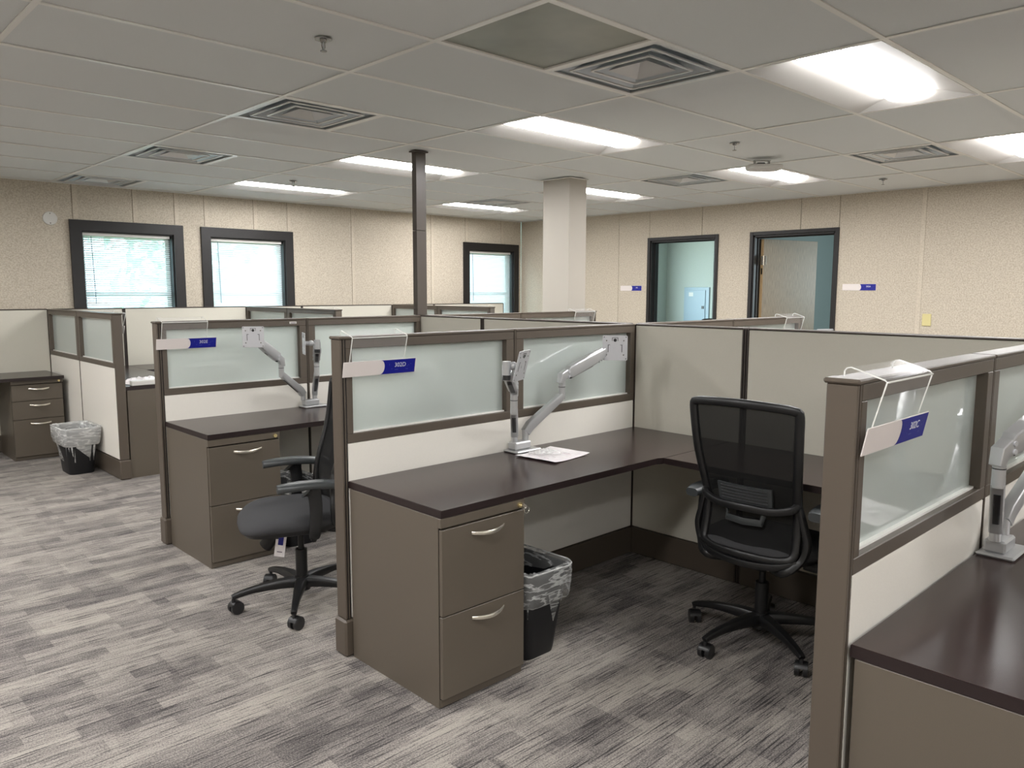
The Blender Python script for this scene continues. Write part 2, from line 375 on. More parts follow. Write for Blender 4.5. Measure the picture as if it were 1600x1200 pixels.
# ------------------------------------------------------------------ windows and doors
for n, (a, b, z0, z1) in enumerate(WIN, 1):
    w = struct('window_%d' % n)
    t = .102
    poly = lambda p: p
    for nm, q in (('casing', [(a-t, z0-t), (b+t, z0-t), (b, z0), (a, z0)]), ('casing', [(b+t, z0-t), (b+t, z1+t), (b, z1), (b, z0)]),
                  ('casing', [(b+t, z1+t), (a-t, z1+t), (a, z1), (b, z1)]), ('casing', [(a-t, z1+t), (a-t, z0-t), (a, z0), (a, z1)])):
        o = B().prism([(x+0, z) for x, z in q], 0, .028); o.xf(Matrix(((1, 0, 0, 0), (0, 0, -1, YW), (0, 1, 0, 0), (0, 0, 0, 1)))); o.obj(nm, 'trim_blk', w)
    B().box((a, YW-.005, z0), (a+.012, YW+.13, z1)).box((b-.012, YW-.005, z0), (b, YW+.13, z1)).box((a, YW-.005, z1-.012), (b, YW+.13, z1)).box((a, YW-.005, z0), (b, YW+.13, z0+.012)).obj('reveal', 'trim_blk', w)
    B().box((a+.012, YW+.10, z0+.012), (a+.05, YW+.125, z1-.012)).box((b-.05, YW+.10, z0+.012), (b-.012, YW+.125, z1-.012)).box((a+.05, YW+.10, z1-.05), (b-.05, YW+.125, z1-.012)).box((a+.05, YW+.10, z0+.012), (b-.05, YW+.125, z0+.05)).box((a+.05, YW+.10, 1.44), (b-.05, YW+.125, 1.48)).obj('sash', 'white_pl', w)
    bx('pane', 'pane', w, (a+.05, YW+.110, z0+.05), (b-.05, YW+.115, z1-.05))
SLAT = None
for n, (a, b, z0, z1) in enumerate(WIN):
    wd = b-a-.035
    t = thing('window_blind', ['white horizontal blind in the leftmost black framed window', 'white horizontal blind in the middle black framed window', 'white horizontal blind in the window beyond the brown pole'][n], 'blind', ((a+b)/2-.008, YW+.045, z0+.02), 0, 'white blinds in the windows')
    hz = z1-z0-.02
    bx('headrail', 'white_pl', t, (-wd/2, -.022, hz-.045), (wd/2, .022, hz-.013), .003)
    bb = B(); n_s = 9
    prof = [(-.0125+.025*i/4, .0018*(1-((i-2)/2)**2)) for i in range(5)]
    pts = [(y, z) for y, z in prof]+[(y, z-.0006) for y, z in prof[::-1]]
    bb.loft([[(x, y, z) for y, z in pts] for x in (-wd/2, wd/2)]); bmesh.ops.recalc_face_normals(bb.bm, faces=bb.bm.faces)
    me = bpy.data.meshes.new('slat'); bb.bm.to_mesh(me); bb.bm.free(); me.materials.append(M['slat'])
    z = hz-.062; k = 0
    while z > .02:
        link('slat', me, t, (0, 0, z), (R([34, 48, 50][n]+random.uniform(-1.5, 1.5)), 0, 0)); z -= .0215
    bx('bottom_rail', 'white_pl', t, (-wd/2, -.012, .0), (wd/2, .012, .015), .002)
    B().cyl((-wd/2+.085, -.026, hz-.05), (-wd/2+.10, -.024, hz-.72), .0045, 6).obj('tilt_wand', 'elec', t)
    B().cyl((-wd/2+.12, 0, .01), (-wd/2+.12, 0, hz-.04), .001, 4).cyl((wd/2-.12, 0, .01), (wd/2-.12, 0, hz-.04), .001, 4).obj('ladder_cord', 'white_pl', t)
# doors
for n, (a, b, z0, z1) in enumerate(DOR, 1):
    d = struct('door_%d' % n); t = .042
    B().box((XW-.018, a-t, 0), (XW+.008, a, z1+t), .003).box((XW-.018, b, 0), (XW+.008, b+t, z1+t), .003).box((XW-.018, a, z1), (XW+.008, b, z1+t), .003).obj('door_casing', 'trim_blk', d)
    B().box((XW, a, 0), (XW+.15, a+.018, z1)).box((XW, b-.018, 0), (XW+.15, b, z1)).box((XW, a, z1-.018), (XW+.15, b, z1)).obj('door_frame', 'trim_blk', d)
    B().box((XW+.06, a+.018, 0), (XW+.10, a+.03, z1-.018)).box((XW+.06, b-.03, 0), (XW+.10, b-.018, z1-.018)).box((XW+.06, a+.03, z1-.03), (XW+.10, b-.03, z1-.018)).obj('door_stop', 'trim_blk', d)
    # leaf opened inwards, hinged on the far jamb
    if n == 1: continue
    bb = B().box((0, -.92, .01), (.042, 0, 2.105), .002)
    lf = bb.obj('door_leaf', 'wood', d, (XW+.12, b-.068, 0), (0, 0, R(76)))
    if n == 2:
        bx('leaf_edge', 'wood_edge', lf, (.0005, .0002, .011), (.0415, .0022, 2.104))
        for hz in (1.86, 1.10, .3):
            B().cyl((-.006, .006, hz-.055), (-.006, .006, hz+.055), .008, 8).box((.0, .0022, hz-.05), (.034, .0042, hz+.05)).box((-.05, .006, hz-.05), (-.006, .008, hz+.05)).obj('hinge', 'handle', lf)
        bx('lock_plate', 'blk', lf, (.010, .0022, 1.70), (.030, .0035, 1.77))

# ------------------------------------------------------------------ outside
gr = bx('ground_outside', 'grass', None, (XL-4, YW+.2, -.4), (XR+8, YW+22, -.3)); gr['kind'] = 'structure'
def tree(x, y, h, r, label):
    t = thing('tree', label, 'tree', (x, y, -.3), 0, 'trees outside the windows')
    B().sweep([(0, 0, 0), (.05, 0, h*.4), (0, .05, h*.8)], [.3, .2, .08]).obj('trunk', 'bark', t)
    b = B(); bm = b.bm
    for i in range(900):
        q = Vector((random.gauss(0, 1), random.gauss(0, 1), random.gauss(0, 1))).normalized()*(r*random.uniform(.35, 1))
        c = Vector((0, 0, h*.62))+Vector((q.x, q.y, q.z*1.15)); s_ = random.uniform(.10, .22)
        u = Vector((random.gauss(0, 1), random.gauss(0, 1), random.gauss(0, 1))).normalized(); w_ = u.orthogonal().normalized()*s_*.6; u = u*s_
        bm.faces.new([bm.verts.new(c-u), bm.verts.new(c+w_), bm.verts.new(c+u), bm.verts.new(c-w_)])
    o = b.obj('foliage', 'leaf', t); o['kind'] = 'stuff'
tree(4.2, 11.5, 4.6, 2.0, 'leafy tree seen through the leftmost window blind')
tree(8.6, 12.8, 5.0, 2.2, 'leafy tree seen through the middle window blind')

# ------------------------------------------------------------------ partitions
def wing(label, loc=(0, 0, 0), rz=0):
    t = thing('partition_wing', label, 'partition', loc, rz, 'glazed wing partitions')
    # end post with slotted channels
    bx('end_post', 'brown', t, (0, -.034, .160), (.010, .034, H-.012), .0025)
    B().box((.010, -.030, .160), (.015, .030, H-.012)).obj('post_channel', 'black_gap', t)
    B().box((.015, -.0335, .160), (.021, .0335, H-.012), .001).obj('post_strip', 'brown', t)
    b = B()
    for i in range(44):
        z = .19+i*.025
        b.box((.0222, -.0318, z), (.0255, -.0305, z+.016))
    b.box((.021, -.031, .16), (.027, .031, H-.012)).obj('slot_channel', 'black_gap', t)
    bx('post_cap', 'brown', t, (-.006, -.040, H-.012), (.045, .040, H), .004)
    bx('base_end_cap', 'brown', t, (-.010, -.043, .002), (.050, .043, .158), .008)
    for k, (x0, x1) in enumerate(((.027, .953), (.969, 1.895))):
        gx0, gx1 = ((.055, .905), (1.019, 1.857))[k]
        # glazing frame of four members
        fr = B().box((x0, -.033, .892), (x1, .033, .930), .002).box((x0, -.033, 1.274), (x1, .033, H-.012), .002)
        fr.box((x0, -.033, .930), (gx0, .033, 1.274), .0015).box((gx1, -.033, .930), (x1, .033, 1.274), .0015).obj('glazing_frame', 'brown', t)
        B().box((gx0, .010, .930), (gx1, .016, .938)).box((gx0, -.016, .930), (gx1, -.0032, .936)).box((gx0, .0032, 1.268), (gx1, .012, 1.274)).obj('glazing_bead', 'tbar', t)
        bx('glass_pane', 'frost', t, (gx0-.002, -.003, .928), (gx1+.002, .003, 1.276))
        bx('fabric_panel', 'fab_white', t, (x0+.001, -.031, .160), (x1-.001, .031, .891), .003)
        bx('top_cap', 'brown', t, (x0+(.018 if k == 0 else -.002), -.036, H-.012), (x1+.0, .036, H-.001), .003)
        bx('base_cover', 'brown', t, (x0+(.023 if k == 0 else 0), -.038, .004), (x1, .038, .152), .003)
    B().box((.9535, -.030, .005), (.9685, .030, H-.004)).obj('joint_channel', 'black_gap', t)
    B().box((.957, -.033, .155), (.9605, .033, H-.002)).box((.9625, -.033, .155), (.966, .033, H-.002)).obj('joint_strip', 'brown', t)
    return t
wD = wing('glazed partition with the middle hanging sign, nearest the black mesh chair facing the desk')
def dupw(loc, rz, label, mirror=False): return dup(wD, loc, rz, label, None, mirror)
wE = dupw((0, YE, 0), 0, 'glazed partition behind the chair with armrests, seen left of centre')
wC = dupw((0, YC, 0), 0, 'nearest glazed partition at the right edge with a large brown end post')
wF = dupw((.368, 3.814, 0), R(90), 'glazed partition behind the white lined bin at left')
wG = dupw((2.343, 3.814, 0), R(90), 'far glazed partition below the middle window, second of the window row')
wH = dupw((4.323, 3.814, 0), R(90), 'far glazed partition just right of the brown pole in the window row')
wD2 = dupw((3.9, 0, 0), 0, 'glazed partition beyond the spine wall, in front of the open wooden door', True)
wE2 = dupw((3.9, YE, 0), 0, 'glazed partition beyond the spine wall, in front of the white column', True)
wC2 = dupw((3.87, YC, 0), 0, 'glazed partition beyond the spine wall, hidden behind the right end of it', True)
o = bx('label_sticker', 'white_pl', wE, (.835, -.0345, 1.288), (.885, -.0335, 1.302)); o['label'] = 'small white sticker'
bx('sticker_print', 'ink', o, (.842, -.0350, 1.291), (.878, -.0346, 1.296))

def spine(label, loc, rz, segs, x_end0, x_end1):
    """runs along local +x, thickness in y"""
    t = thing('partition_spine', label, 'partition', loc, rz)
    bx('end_post', 'brown_dark', t, (x_end0-.012, -.034, .01), (x_end0, .034, H-.004), .003)
    bx('end_post', 'brown_dark', t, (x_end1, -.034, .01), (x_end1+.012, .034, H-.004), .003)
    for a, b in segs:
        bx('fabric_panel', 'fab_grey', t, (a, -.031, .160), (b, .031, H-.010), .003)
        bx('top_cap', 'brown_dark', t, (a-.003, -.034, H-.010), (b+.003, .034, H), .003)
        bx('base_cover', 'brown', t, (a, -.036, .004), (b, .036, .155), .003)
    for (a, b), (c, d) in zip(segs, segs[1:]):
        B().box((b, -.029, .005), (c, .029, H-.006)).obj('joint_channel', 'black_gap', t)
        n = max(2, int((c-b)/.009)); w_ = (c-b)/(2*n-1+.0)
        bb = B()
        for i in range(n): bb.box((b+2*i*w_, -.0335, .005), (b+(2*i+1)*w_, .0335, H-.006))
        bb.obj('joint_strip', 'brown_dark', t)
    return t
# main spine along y at x = 1.933 ; local x = world y
ys = [-4.05, -2.765, YC-.038, YC+.038, -.736, -.700, -.038, .038, 1.245, 1.277, YE-.035]
segs = [(-4.05, -2.757), (-2.725, YC-.036), (YC+.036, -.733), (-.699, -.036), (.036, 1.243), (1.277, YE+.033)]
spine('long grey fabric spine partition running behind the black mesh chair', (1.930, 0, 0), R(90), segs, -4.05, YE+.033)
o_ = .0
segs = [(-3.6, -2.37), (-2.34, -1.66), (-1.59, -.30), (-.27, .334), (.402, 1.005), (1.035, 2.309), (2.377, 2.990), (3.020, 4.289), (4.357, 4.97), (5.0, 6.27)]
spine('grey fabric partition running under the three windows', (0, 5.752, 0), 0, segs, -3.6, 6.27)

# power pole at the corner, square column
t = thing('power_pole', 'tall dark brown square power pole rising to the ceiling', 'pole', (1.945, 2.010, H), 0)
B().box((-.045, -.026, 0), (.045, .026, .62), .002).obj('pole_section', 'post_brown', t)
B().box((-.045, -.026, .622), (.045, .026, HC-H-.001), .002).obj('pole_section', 'post_brown', t)
bx('ceiling_plate', 'post_brown', t, (-.06, -.04, HC-H-.012), (.06, .04, HC-H-.002), .002)
t = thing('square_column', 'white painted square column standing behind the partitions', 'column', (3.812, 2.258, 0), 0)
bx('column_shaft', 'column', t, (-.118, -.157, 0), (.118, .170, HC-.004), .003)
bx('column_band', 'column', t, (-.121, -.160, 1.50), (-.06, -.1575, HC-.004))
bx('column_collar', 'tbar', t, (-.13, -.17, HC-.008), (.13, .182, HC-.002), .002)

# ------------------------------------------------------------------ desks
def worktop(poly, name, label, loc=(0, 0, 0), rz=0, group=None):
    t = thing(name, label, 'desk', loc, rz, group)
    e = .0035
    b = B().prism(poly, -.028, -.0015); b.obj('edge_band', 'lam_edge', t)
    cx = sum(p[0] for p in poly)/len(poly); cy = sum(p[1] for p in poly)/len(poly)
    q = [(cx+(x-cx)*(1-.002), cy+(y-cy)*(1-.002)) for x, y in poly]
    B().prism(q, -.0015, 0).obj('laminate_top', 'lam', t)
    return t
def desk(label, rlabel):
    t = worktop([(.022, -.634), (1.288, -.634), (1.322, -.650), (1.895, -.650), (1.895, -.0385), (.022, -.0385)], 'desk', label, (0, 0, HD), 0, 'wing desks')
    b = B()
    for x in (.50, 1.45): b.box((x, -.34, -.065), (x+.03, -.034, -.030)).prism([(x, -.20), (x+.004, -.20), (x+.004, -.04), (x, -.04)], -.16, -.065)
    b.obj('support_bracket', 'blk', t)
    r = worktop([(1.322, -1.975), (1.893, -1.975), (1.893, -.652), (1.322, -.652)], 'desk_return', rlabel, (0, 0, HD), 0, 'return desks')
    B().box((1.60, -1.35, -.065), (1.88, -1.32, -.030)).obj('support_bracket', 'blk', r)
    return t, r
dD, rD = desk('dark laminate desk with a paper, beside the middle hanging sign', 'dark laminate return desk behind the black mesh chair')
def place_desk(loc, rz, label, rlabel, mirror=False):
    l = (loc[0], loc[1], HD); return dup(dD, l, rz, label, None, mirror), dup(rD, l, rz, rlabel, None, mirror)
place_desk((0, YE), 0, 'dark laminate desk behind the chair with armrests', 'dark laminate return desk behind the frosted middle partition')
place_desk((0, YC), 0, 'dark laminate desk in the right foreground corner', 'dark laminate return desk beyond the right picture edge')
place_desk((.368, 3.814), R(90), 'dark laminate desk with white papers left of centre by the far aisle', 'dark laminate return desk under the middle window')
place_desk((2.343, 3.814), R(90), 'dark desk hidden behind the second window-row partition', 'dark return desk right of the second window-row partition')
place_desk((3.9, 0), 0, 'dark desk behind the spine partition, before the open wooden door', 'dark return desk behind the spine partition, before the open wooden door', True)
r0 = worktop([(-1.58, -.60), (-.075, -.60), (-.075, 0), (-1.58, 0)], 'desk', 'dark laminate desk over the three drawer cabinet at far left', (.368, 5.7165, HD))
B().box((-1.0, -.3, -.065), (-.97, -.005, -.030)).obj('support_bracket', 'blk', r0)

# pull handle
def pull(w=.16):
    b = B(); pts = []
    for i in range(13):
        u = i/12; pts.append(((u-.5)*w, -.004-.024*sin(pi*u)**.8, -.006*sin(pi*u)))
    b.sweep(pts, [.006+.004*sin(pi*i/12) for i in range(13)], [.012+.004*sin(pi*i/12) for i in range(13)], 8)
    return b
def cabinet(name, label, zs, w=.4137, d=.585, key=False, group=None, loc=(0, 0, 0), rz=0):
    """front faces local -y at y=0 ; body goes to +y"""
    t = thing(name, label, 'cabinet', loc, rz, group)
    top = HD-.030
    B().box((0, .018, .0), (.003, d, top), .001).box((w-.003, .018, 0), (w, d, top), .001).box((.003, .02, .012), (w-.003, d, top-.002)).obj('body', 'cab', t)
    bx('plinth', 'cab', t, (.003, .014, .004), (w-.003, .02, .034), .001)
    bx('header_rail', 'cab', t, (.0, .001, zs[0]+.006), (w, .0195, top), .002)
    for z1, z0 in zip(zs, zs[1:]):
        dr = bx('drawer', 'cab', t, (.0035, 0, z0+.0035), (w-.0035, .0178, z1-.0005), .0014)
        pull().obj('handle', 'handle', dr, (w*.53, .001, z1-.036), smooth=40)
    B().box((.004, .016, zs[-1]), (w-.004, .0195, top-.004)).obj('drawer_gap', 'black_gap', t)
    lo = B().cyl((w-.030, .002, zs[0]+.022), (w-.030, -.008, zs[0]+.022), .010).obj('lock', 'brass', t, smooth=40)
    if key:
        B().cyl((w-.030, -.006, zs[0]+.022), (w-.030, -.022, zs[0]+.022), .002, 6).box((w-.031, -.038, zs[0]+.014), (w-.029, -.022, zs[0]+.030), .001).obj('key', 'handle', lo)
        b = B(); b.sweep([(w-.024+.013*cos(a), -.034, zs[0]+.008+.013*sin(a)) for a in [2*pi*i/14 for i in range(15)]], .0018, .0018, 6); b.obj('key_ring', 'handle', lo)
    return t
Z2 = [.668, .347, .034]; Z3 = [.672, .528, .364, .034]
cD = cabinet('file_cabinet', 'two drawer taupe file cabinet with keys in its lock, front centre', Z2, key=True, loc=(.022, -.634, 0), group='two drawer file cabinets')
cE = cabinet('file_cabinet', 'two drawer taupe file cabinet left of the chair with armrests', Z2, loc=(.022, YE-.634, 0), group='two drawer file cabinets')
dup(cE, (.022, YC-.634, 0), 0, 'taupe file cabinet at the bottom right corner, only its blank side showing')
dup(cE, (.368+.634, 3.836, 0), R(90), 'taupe file cabinet showing its blank side right of the white lined bin')
dup(cE, (2.343+.634, 3.836, 0), R(90), 'taupe file cabinet hidden behind the second window-row partition')
c3 = cabinet('drawer_cabinet', 'three drawer taupe cabinet at far left under the desk', Z3, loc=(-.118, 5.155, 0), d=.54, w=.405, group='three drawer cabinets')
dup(c3, (1.335, -1.56, 0), R(-90), 'three drawer taupe cabinet under the return desk behind the mesh chair')

# ------------------------------------------------------------------ monitor arms
def monitor_arm(label, variant=0):
    t = thing('monitor_arm', label, 'monitor arm', (.955, -.085, HD), 0, 'dual monitor arms')
    bx('base_plate', 'silver', t, (-.080, -.055, .0005), (.085, .045, .012), .005)
    bx('clamp_block', 'silver', t, (-.065, -.028, .012), (.040, .030, .050), .006)
    def one(p0, p1, zt, p2, pl, ang, tilt=0):
        # lower post and link
        p0, p1, p2, pl = map(Vector, (p0, p1, p2, pl))
        B().cyl((p0.x, p0.y, .05), p0, .0155, 16).obj('post', 'silver', t, smooth=40)
        mid = p0.lerp(p1, .12)
        lo = B().sweep([p0-Vector((0, 0, .012)), mid, p0.lerp(p1, .88), p1], [.036, .037, .034, .034], [.042, .046, .040, .034], 16, sq=6).obj('lower_link', 'silver', t, smooth=22)
        dr = (p1-p0); dr.z = 0; dr.normalize(); sdv = Vector((-dr.y, dr.x, 0))
        q0, q1 = p0.lerp(p1, .18), p0.lerp(p1, .84)
        nrm = (p1-p0).normalized().cross(sdv); nrm = -nrm if nrm.z > 0 else nrm
        B().sweep([q0+nrm*.0225, q1+nrm*.0205], .018, .004, 8, sq=4).obj('cable_channel', 'dark_pl', lo)
        top = Vector((p1.x, p1.y, zt))
        el = B().cyl(p1-Vector((0, 0, .018)), top-Vector((0, 0, .028)), .0165, 16).obj('elbow', 'silver', t, smooth=40)
        B().cyl((p1.x, p1.y, (p1.z+zt)/2-.006), (p1.x, p1.y, (p1.z+zt)/2-.003), .0172, 16).obj('elbow_ring', 'dark_pl', el)
        # upper knuckle + link (deep tapered spring arm)
        d2 = (p2-top).normalized()
        u = B().sweep([top+d2*-.014-Vector((0, 0, .03)), top+d2*.0, top+d2*.035], [.034, .038, .036], [.024, .044, .048], 16, sq=6).obj('knuckle', 'silver', t, smooth=22)
        h2 = Vector((d2.x, d2.y, 0)).normalized(); s2 = Vector((-h2.y, h2.x, 0))
        for off in (.026, ):
            for zz in (.010, -.012):
                c = top+d2*.034+Vector((0, 0, zz)); B().cyl(c-s2*.0225, c+s2*.0225, .0075, 10).obj('pivot_bolt', 'silver_lt', u, smooth=40)
        ln = (p2-top).length
        st = lambda f: top.lerp(p2, f)
        ul = B().sweep([st(.10), st(.16), st(.55), st(.80), st(.97)], [.038, .043, .046, .046, .040], [.040, .062, .060, .052, .044], 16, sq=6).obj('upper_link', 'silver', t, smooth=22)
        B().sweep([st(.16)-Vector((0, 0, .029)), st(.60)-Vector((0, 0, .032)), st(.68)-Vector((0, 0, .026))], .022, .012, 8, sq=4).obj('spring_cover', 'dark_pl', ul)
        b = B()
        for k in range(4): c = st(.72+.055*k)-Vector((0, 0, .022)); b.sweep([c-s2*.0245, c+s2*.0245], .004, .016, 6)
        b.obj('link_rib', 'silver_lt', ul)
        # head: vertical hub, ball, bracket, plate
        hd_ = B().cyl(p2-Vector((0, 0, .030)), p2+Vector((0, 0, .026)), .0175, 16).obj('head_hub', 'silver', t, smooth=40)
        B().cyl(p2-Vector((0, 0, .050)), p2-Vector((0, 0, .030)), .0165, 14).obj('hub_collar', 'dark_pl', hd_, smooth=40)
        nv = Vector((cos(ang), sin(ang), 0)); c = p2.lerp(pl, .45)+Vector((0, 0, .004))
        B().ball(c, .017).sweep([p2, c], .020, .022, 10).sweep([c, pl-nv*.004], .022, .026, 10).obj('tilt_joint', 'silver', t, smooth=40)
        # vesa plate built in local frame: x across, z up, y thickness, front -y
        rot = ang+pi/2
        pt = B(); pt.prism(rrect(.128, .128, .006, 3), -.0015, .0015); pt.xf(Matrix.Rotation(R(90), 4, 'X'))
        plo = pt.obj('mount_plate', 'silver_lt', t, pl, (tilt, 0, rot))
        b = B()
        b.cyl((0, -.0022, .040), (0, -.0016, .040), .0085, 12).box((-.016, -.0022, .036), (-.0135, -.0016, .053)).box((.0135, -.0022, .036), (.016, -.0016, .053)).box((-.016, -.0022, .051), (.016, -.0016, .0535))
        for sx in (-1, 1):
            b.box((sx*.034, -.0022, -.022), (sx*.037, -.0016, .016)).box((sx*.026, -.0022, .0145), (sx*.037, -.0016, .017))
            for zz in (-.056, .056): b.cyl((sx*.056, -.0022, zz), (sx*.056, -.0016, zz), .0028, 8)
        b.obj('plate_slots', 'dark_pl', plo)
        b = B()
        for sx in (-1, 1):
            for zz in (-.036, .038): b.cyl((sx*.044, -.0022, zz), (sx*.044, -.0016, zz), .0035, 8)
        b.obj('plate_screws', 'steel', plo)
    # coordinates relative to base origin (.955,-.085,HD)
    if variant == 0:
        one((-.045, .002, .10), (-.200, -.155, .235), .335, (-.425, -.345, .455), (-.372, -.378, .462), R(-65), R(14))
        one((.028, .002, .10), (.250, -.030, .248), .345, (.600, -.040, .462), (.585, -.092, .472), R(222), R(0))
    elif variant == 3:
        one((-.065, .002, .10), (-.235, -.040, .235), .325, (-.415, -.060, .470), (-.438, -.090, .482), R(236))
        one((.030, .002, .10), (.230, -.030, .235), .325, (.450, -.045, .430), (.470, -.100, .430), R(280))
    elif variant == 2:
        one((-.068, .000, .10), (-.262, -.045, .268), .345, (.030, -.125, .475), (.060, -.170, .480), R(225))
        one((.028, .002, .10), (.250, -.030, .248), .345, (.600, -.040, .462), (.585, -.092, .472), R(222), R(0))
    else:      # posed the other way round
        one((-.065, .002, .10), (-.235, -.040, .235), .325, (-.415, -.060, .470), (-.438, -.090, .482), R(236))
        one((.020, .002, .10), (-.075, -.200, .245), .335, (-.205, -.440, .445), (-.272, -.402, .450), R(158))
    return t
aD = monitor_arm('silver dual monitor arm on the desk by the middle hanging sign')
# the left workstation's arm is posed the other way round
aE = monitor_arm('silver dual monitor arm on the desk behind the chair with armrests', 1); aE.location.y += YE
aC = monitor_arm('silver dual monitor arm on the right foreground desk, cut by the picture edge', 2); aC.location.y += YC
aF = monitor_arm('silver dual monitor arm peeking over the partition behind the white lined bin', 3); aF.location = (.368+.085, 3.814+.955, HD); aF.rotation_euler = (0, 0, R(90))
aFar = dup(aD, (3.9-.955, -.085, HD), 0, 'silver monitor arm whose plate peeks over the spine below the wooden door', None, True)

# ------------------------------------------------------------------ sign holders
def text_mesh(s, size):
    cu = bpy.data.curves.new('digits', 'FONT'); cu.body = s; cu.size = size; cu.align_x = 'CENTER'; cu.align_y = 'CENTER'; cu.extrude = .0003; cu.resolution_u = 3
    o = bpy.data.objects.new('tmp', cu); COL.objects.link(o); bpy.context.view_layer.update()
    me = bpy.data.meshes.new_from_object(o.evaluated_get(bpy.context.evaluated_depsgraph_get())); bpy.data.objects.remove(o); me.materials.clear(); me.materials.append(M['txt']); return me
def sign_face(parent, w, h, txt, loc, rot, size):
    """sign in its own xz plane, front -y, left edge x=0, vertical centre 0"""
    s = B().box((0, -.0015, -h/2), (w, .0015, h/2), .0008).obj('sign_insert', 'white_warm', parent, loc, rot)
    xb = w*.50; r = h/2*1.05; poly = [(w-.003, -h/2+.0015), (w-.003, h/2-.0015)]
    for i in range(11):
        a = R(90-180*i/10); poly.append((xb+r*.62*cos(a), (h/2-.0015)*sin(a)))
    b = B().prism(poly[::-1], 0, .0006); b.xf(Matrix.Translation((0, -.0016, 0)) @ Matrix.Rotation(R(90), 4, 'X')); b.obj('blue_field', 'blue', s)
    link('digits', text_mesh(txt, size), s, (w*.775, -.0026, h*.10), (R(90), 0, 0))
    b = B(); rr = random.Random(5)
    for i in range(9):
        x = w*rr.choice([.62, .66, .71, .90, .93, .96, .88, .97]); z = rr.uniform(-h*.42, h*.3); q = rr.uniform(.0010, .0022); b.box((x-q, -.0026, z-q), (x+q, -.0022, z+q))
    for x, l in ((.70, .03), (.86, .02)): b.box((w*x, -.0025, -h*.24), (w*x+l*.6, -.0022, -h*.19))
    b.obj('sign_dots', 'bluedot', s)
    return s
def sign_holder(label, loc, rz, txt, ax=.030, blank=False):
    """clear acrylic hook over a wing top. local x along the wing, sign on local -y side"""
    t = thing('sign_holder', label, 'sign', loc, rz, 'hanging cubicle signs')
    w = .262; x0 = ax; th = .0022
    prof = [(.010, H+.002), (.010, H+.014), (.004, H+.021), (-.006, H+.023), (-.076, H+.001), (-.082, H-.005), (-.056, H-.104)]
    def strip(name, m, xa, xb, k=1.0):
        inn = []
        for i, (y, z) in enumerate(prof):
            a, b = prof[max(i-1, 0)], prof[min(i+1, len(prof)-1)]; d = Vector((b[0]-a[0], b[1]-a[1])).normalized()
            inn.append((y-d.y*th*k, z+d.x*th*k))
        rows = []
        for (y, z), (y2, z2) in zip(prof, inn): rows.append([(xa, y, z), (xb, y, z), (xb, y2, z2), (xa, y2, z2)])
        return B().loft(rows).obj(name, m, t)
    strip('acrylic_hook', 'acrylic', x0, x0+w)
    strip('acrylic_edge', 'acrylic_edge', x0-.0022, x0, 1.3); strip('acrylic_edge', 'acrylic_edge', x0+w, x0+w+.0022, 1.3)
    bx('acrylic_bend', 'acrylic_edge', t, (x0, -.0840, H-.007), (x0+w, -.0800, H-.003), .001)
    if not blank: sign_face(t, .352, .062, txt, (x0-.030, -.0525, H-.131), (R(11), 0, 0), .026)
    else: bx('sign_insert', 'white_warm', t, (x0-.06, -.086, H-.150), (x0+.292, -.084, H-.112), rot=(0, 0, 0))
    return t
sign_holder('clear hanging sign reading 302D on the middle glazed partition', (0, 0, 0), 0, '302D')
sign_holder('clear hanging sign reading 302E on the left glazed partition', (-.012, YE, 0), 0, '302E')
sign_holder('clear hanging sign reading 302C on the nearest right partition', (0, YC, 0), 0, '302C')
sign_holder('clear sign holder on the end of the partition behind the white lined bin', (.368, 3.835, 0), R(90), '302F')
sign_holder('clear sign holder on the second window-row partition, below the middle window', (2.343, 3.85, 0), R(90), '302G')
sign_holder('clear sign holder on the window-row partition right of the brown pole', (4.323, 3.85, 0), R(90), '302H')
sign_holder('clear sign holder on the partition in front of the white column', (3.9-.36, YE, 0), 0, '302K')
sign_holder('clear sign holder on the partition in front of the wooden door', (3.9-.36, 0, 0), 0, '302J')
for nm, lab, y0, z, tx in (('wall_sign', 'small white and blue room sign left of the open doorway', 3.906, 1.539, '302'), ('wall_sign', 'small white and blue room sign right of the wooden door', .913, 1.548, '302A')):
    t = thing(nm, lab, 'sign', (XW-.003, y0, z), R(-90), 'room signs'); sign_face(t, .352, .068, tx, (0, 0, 0), (0, 0, 0), .022)

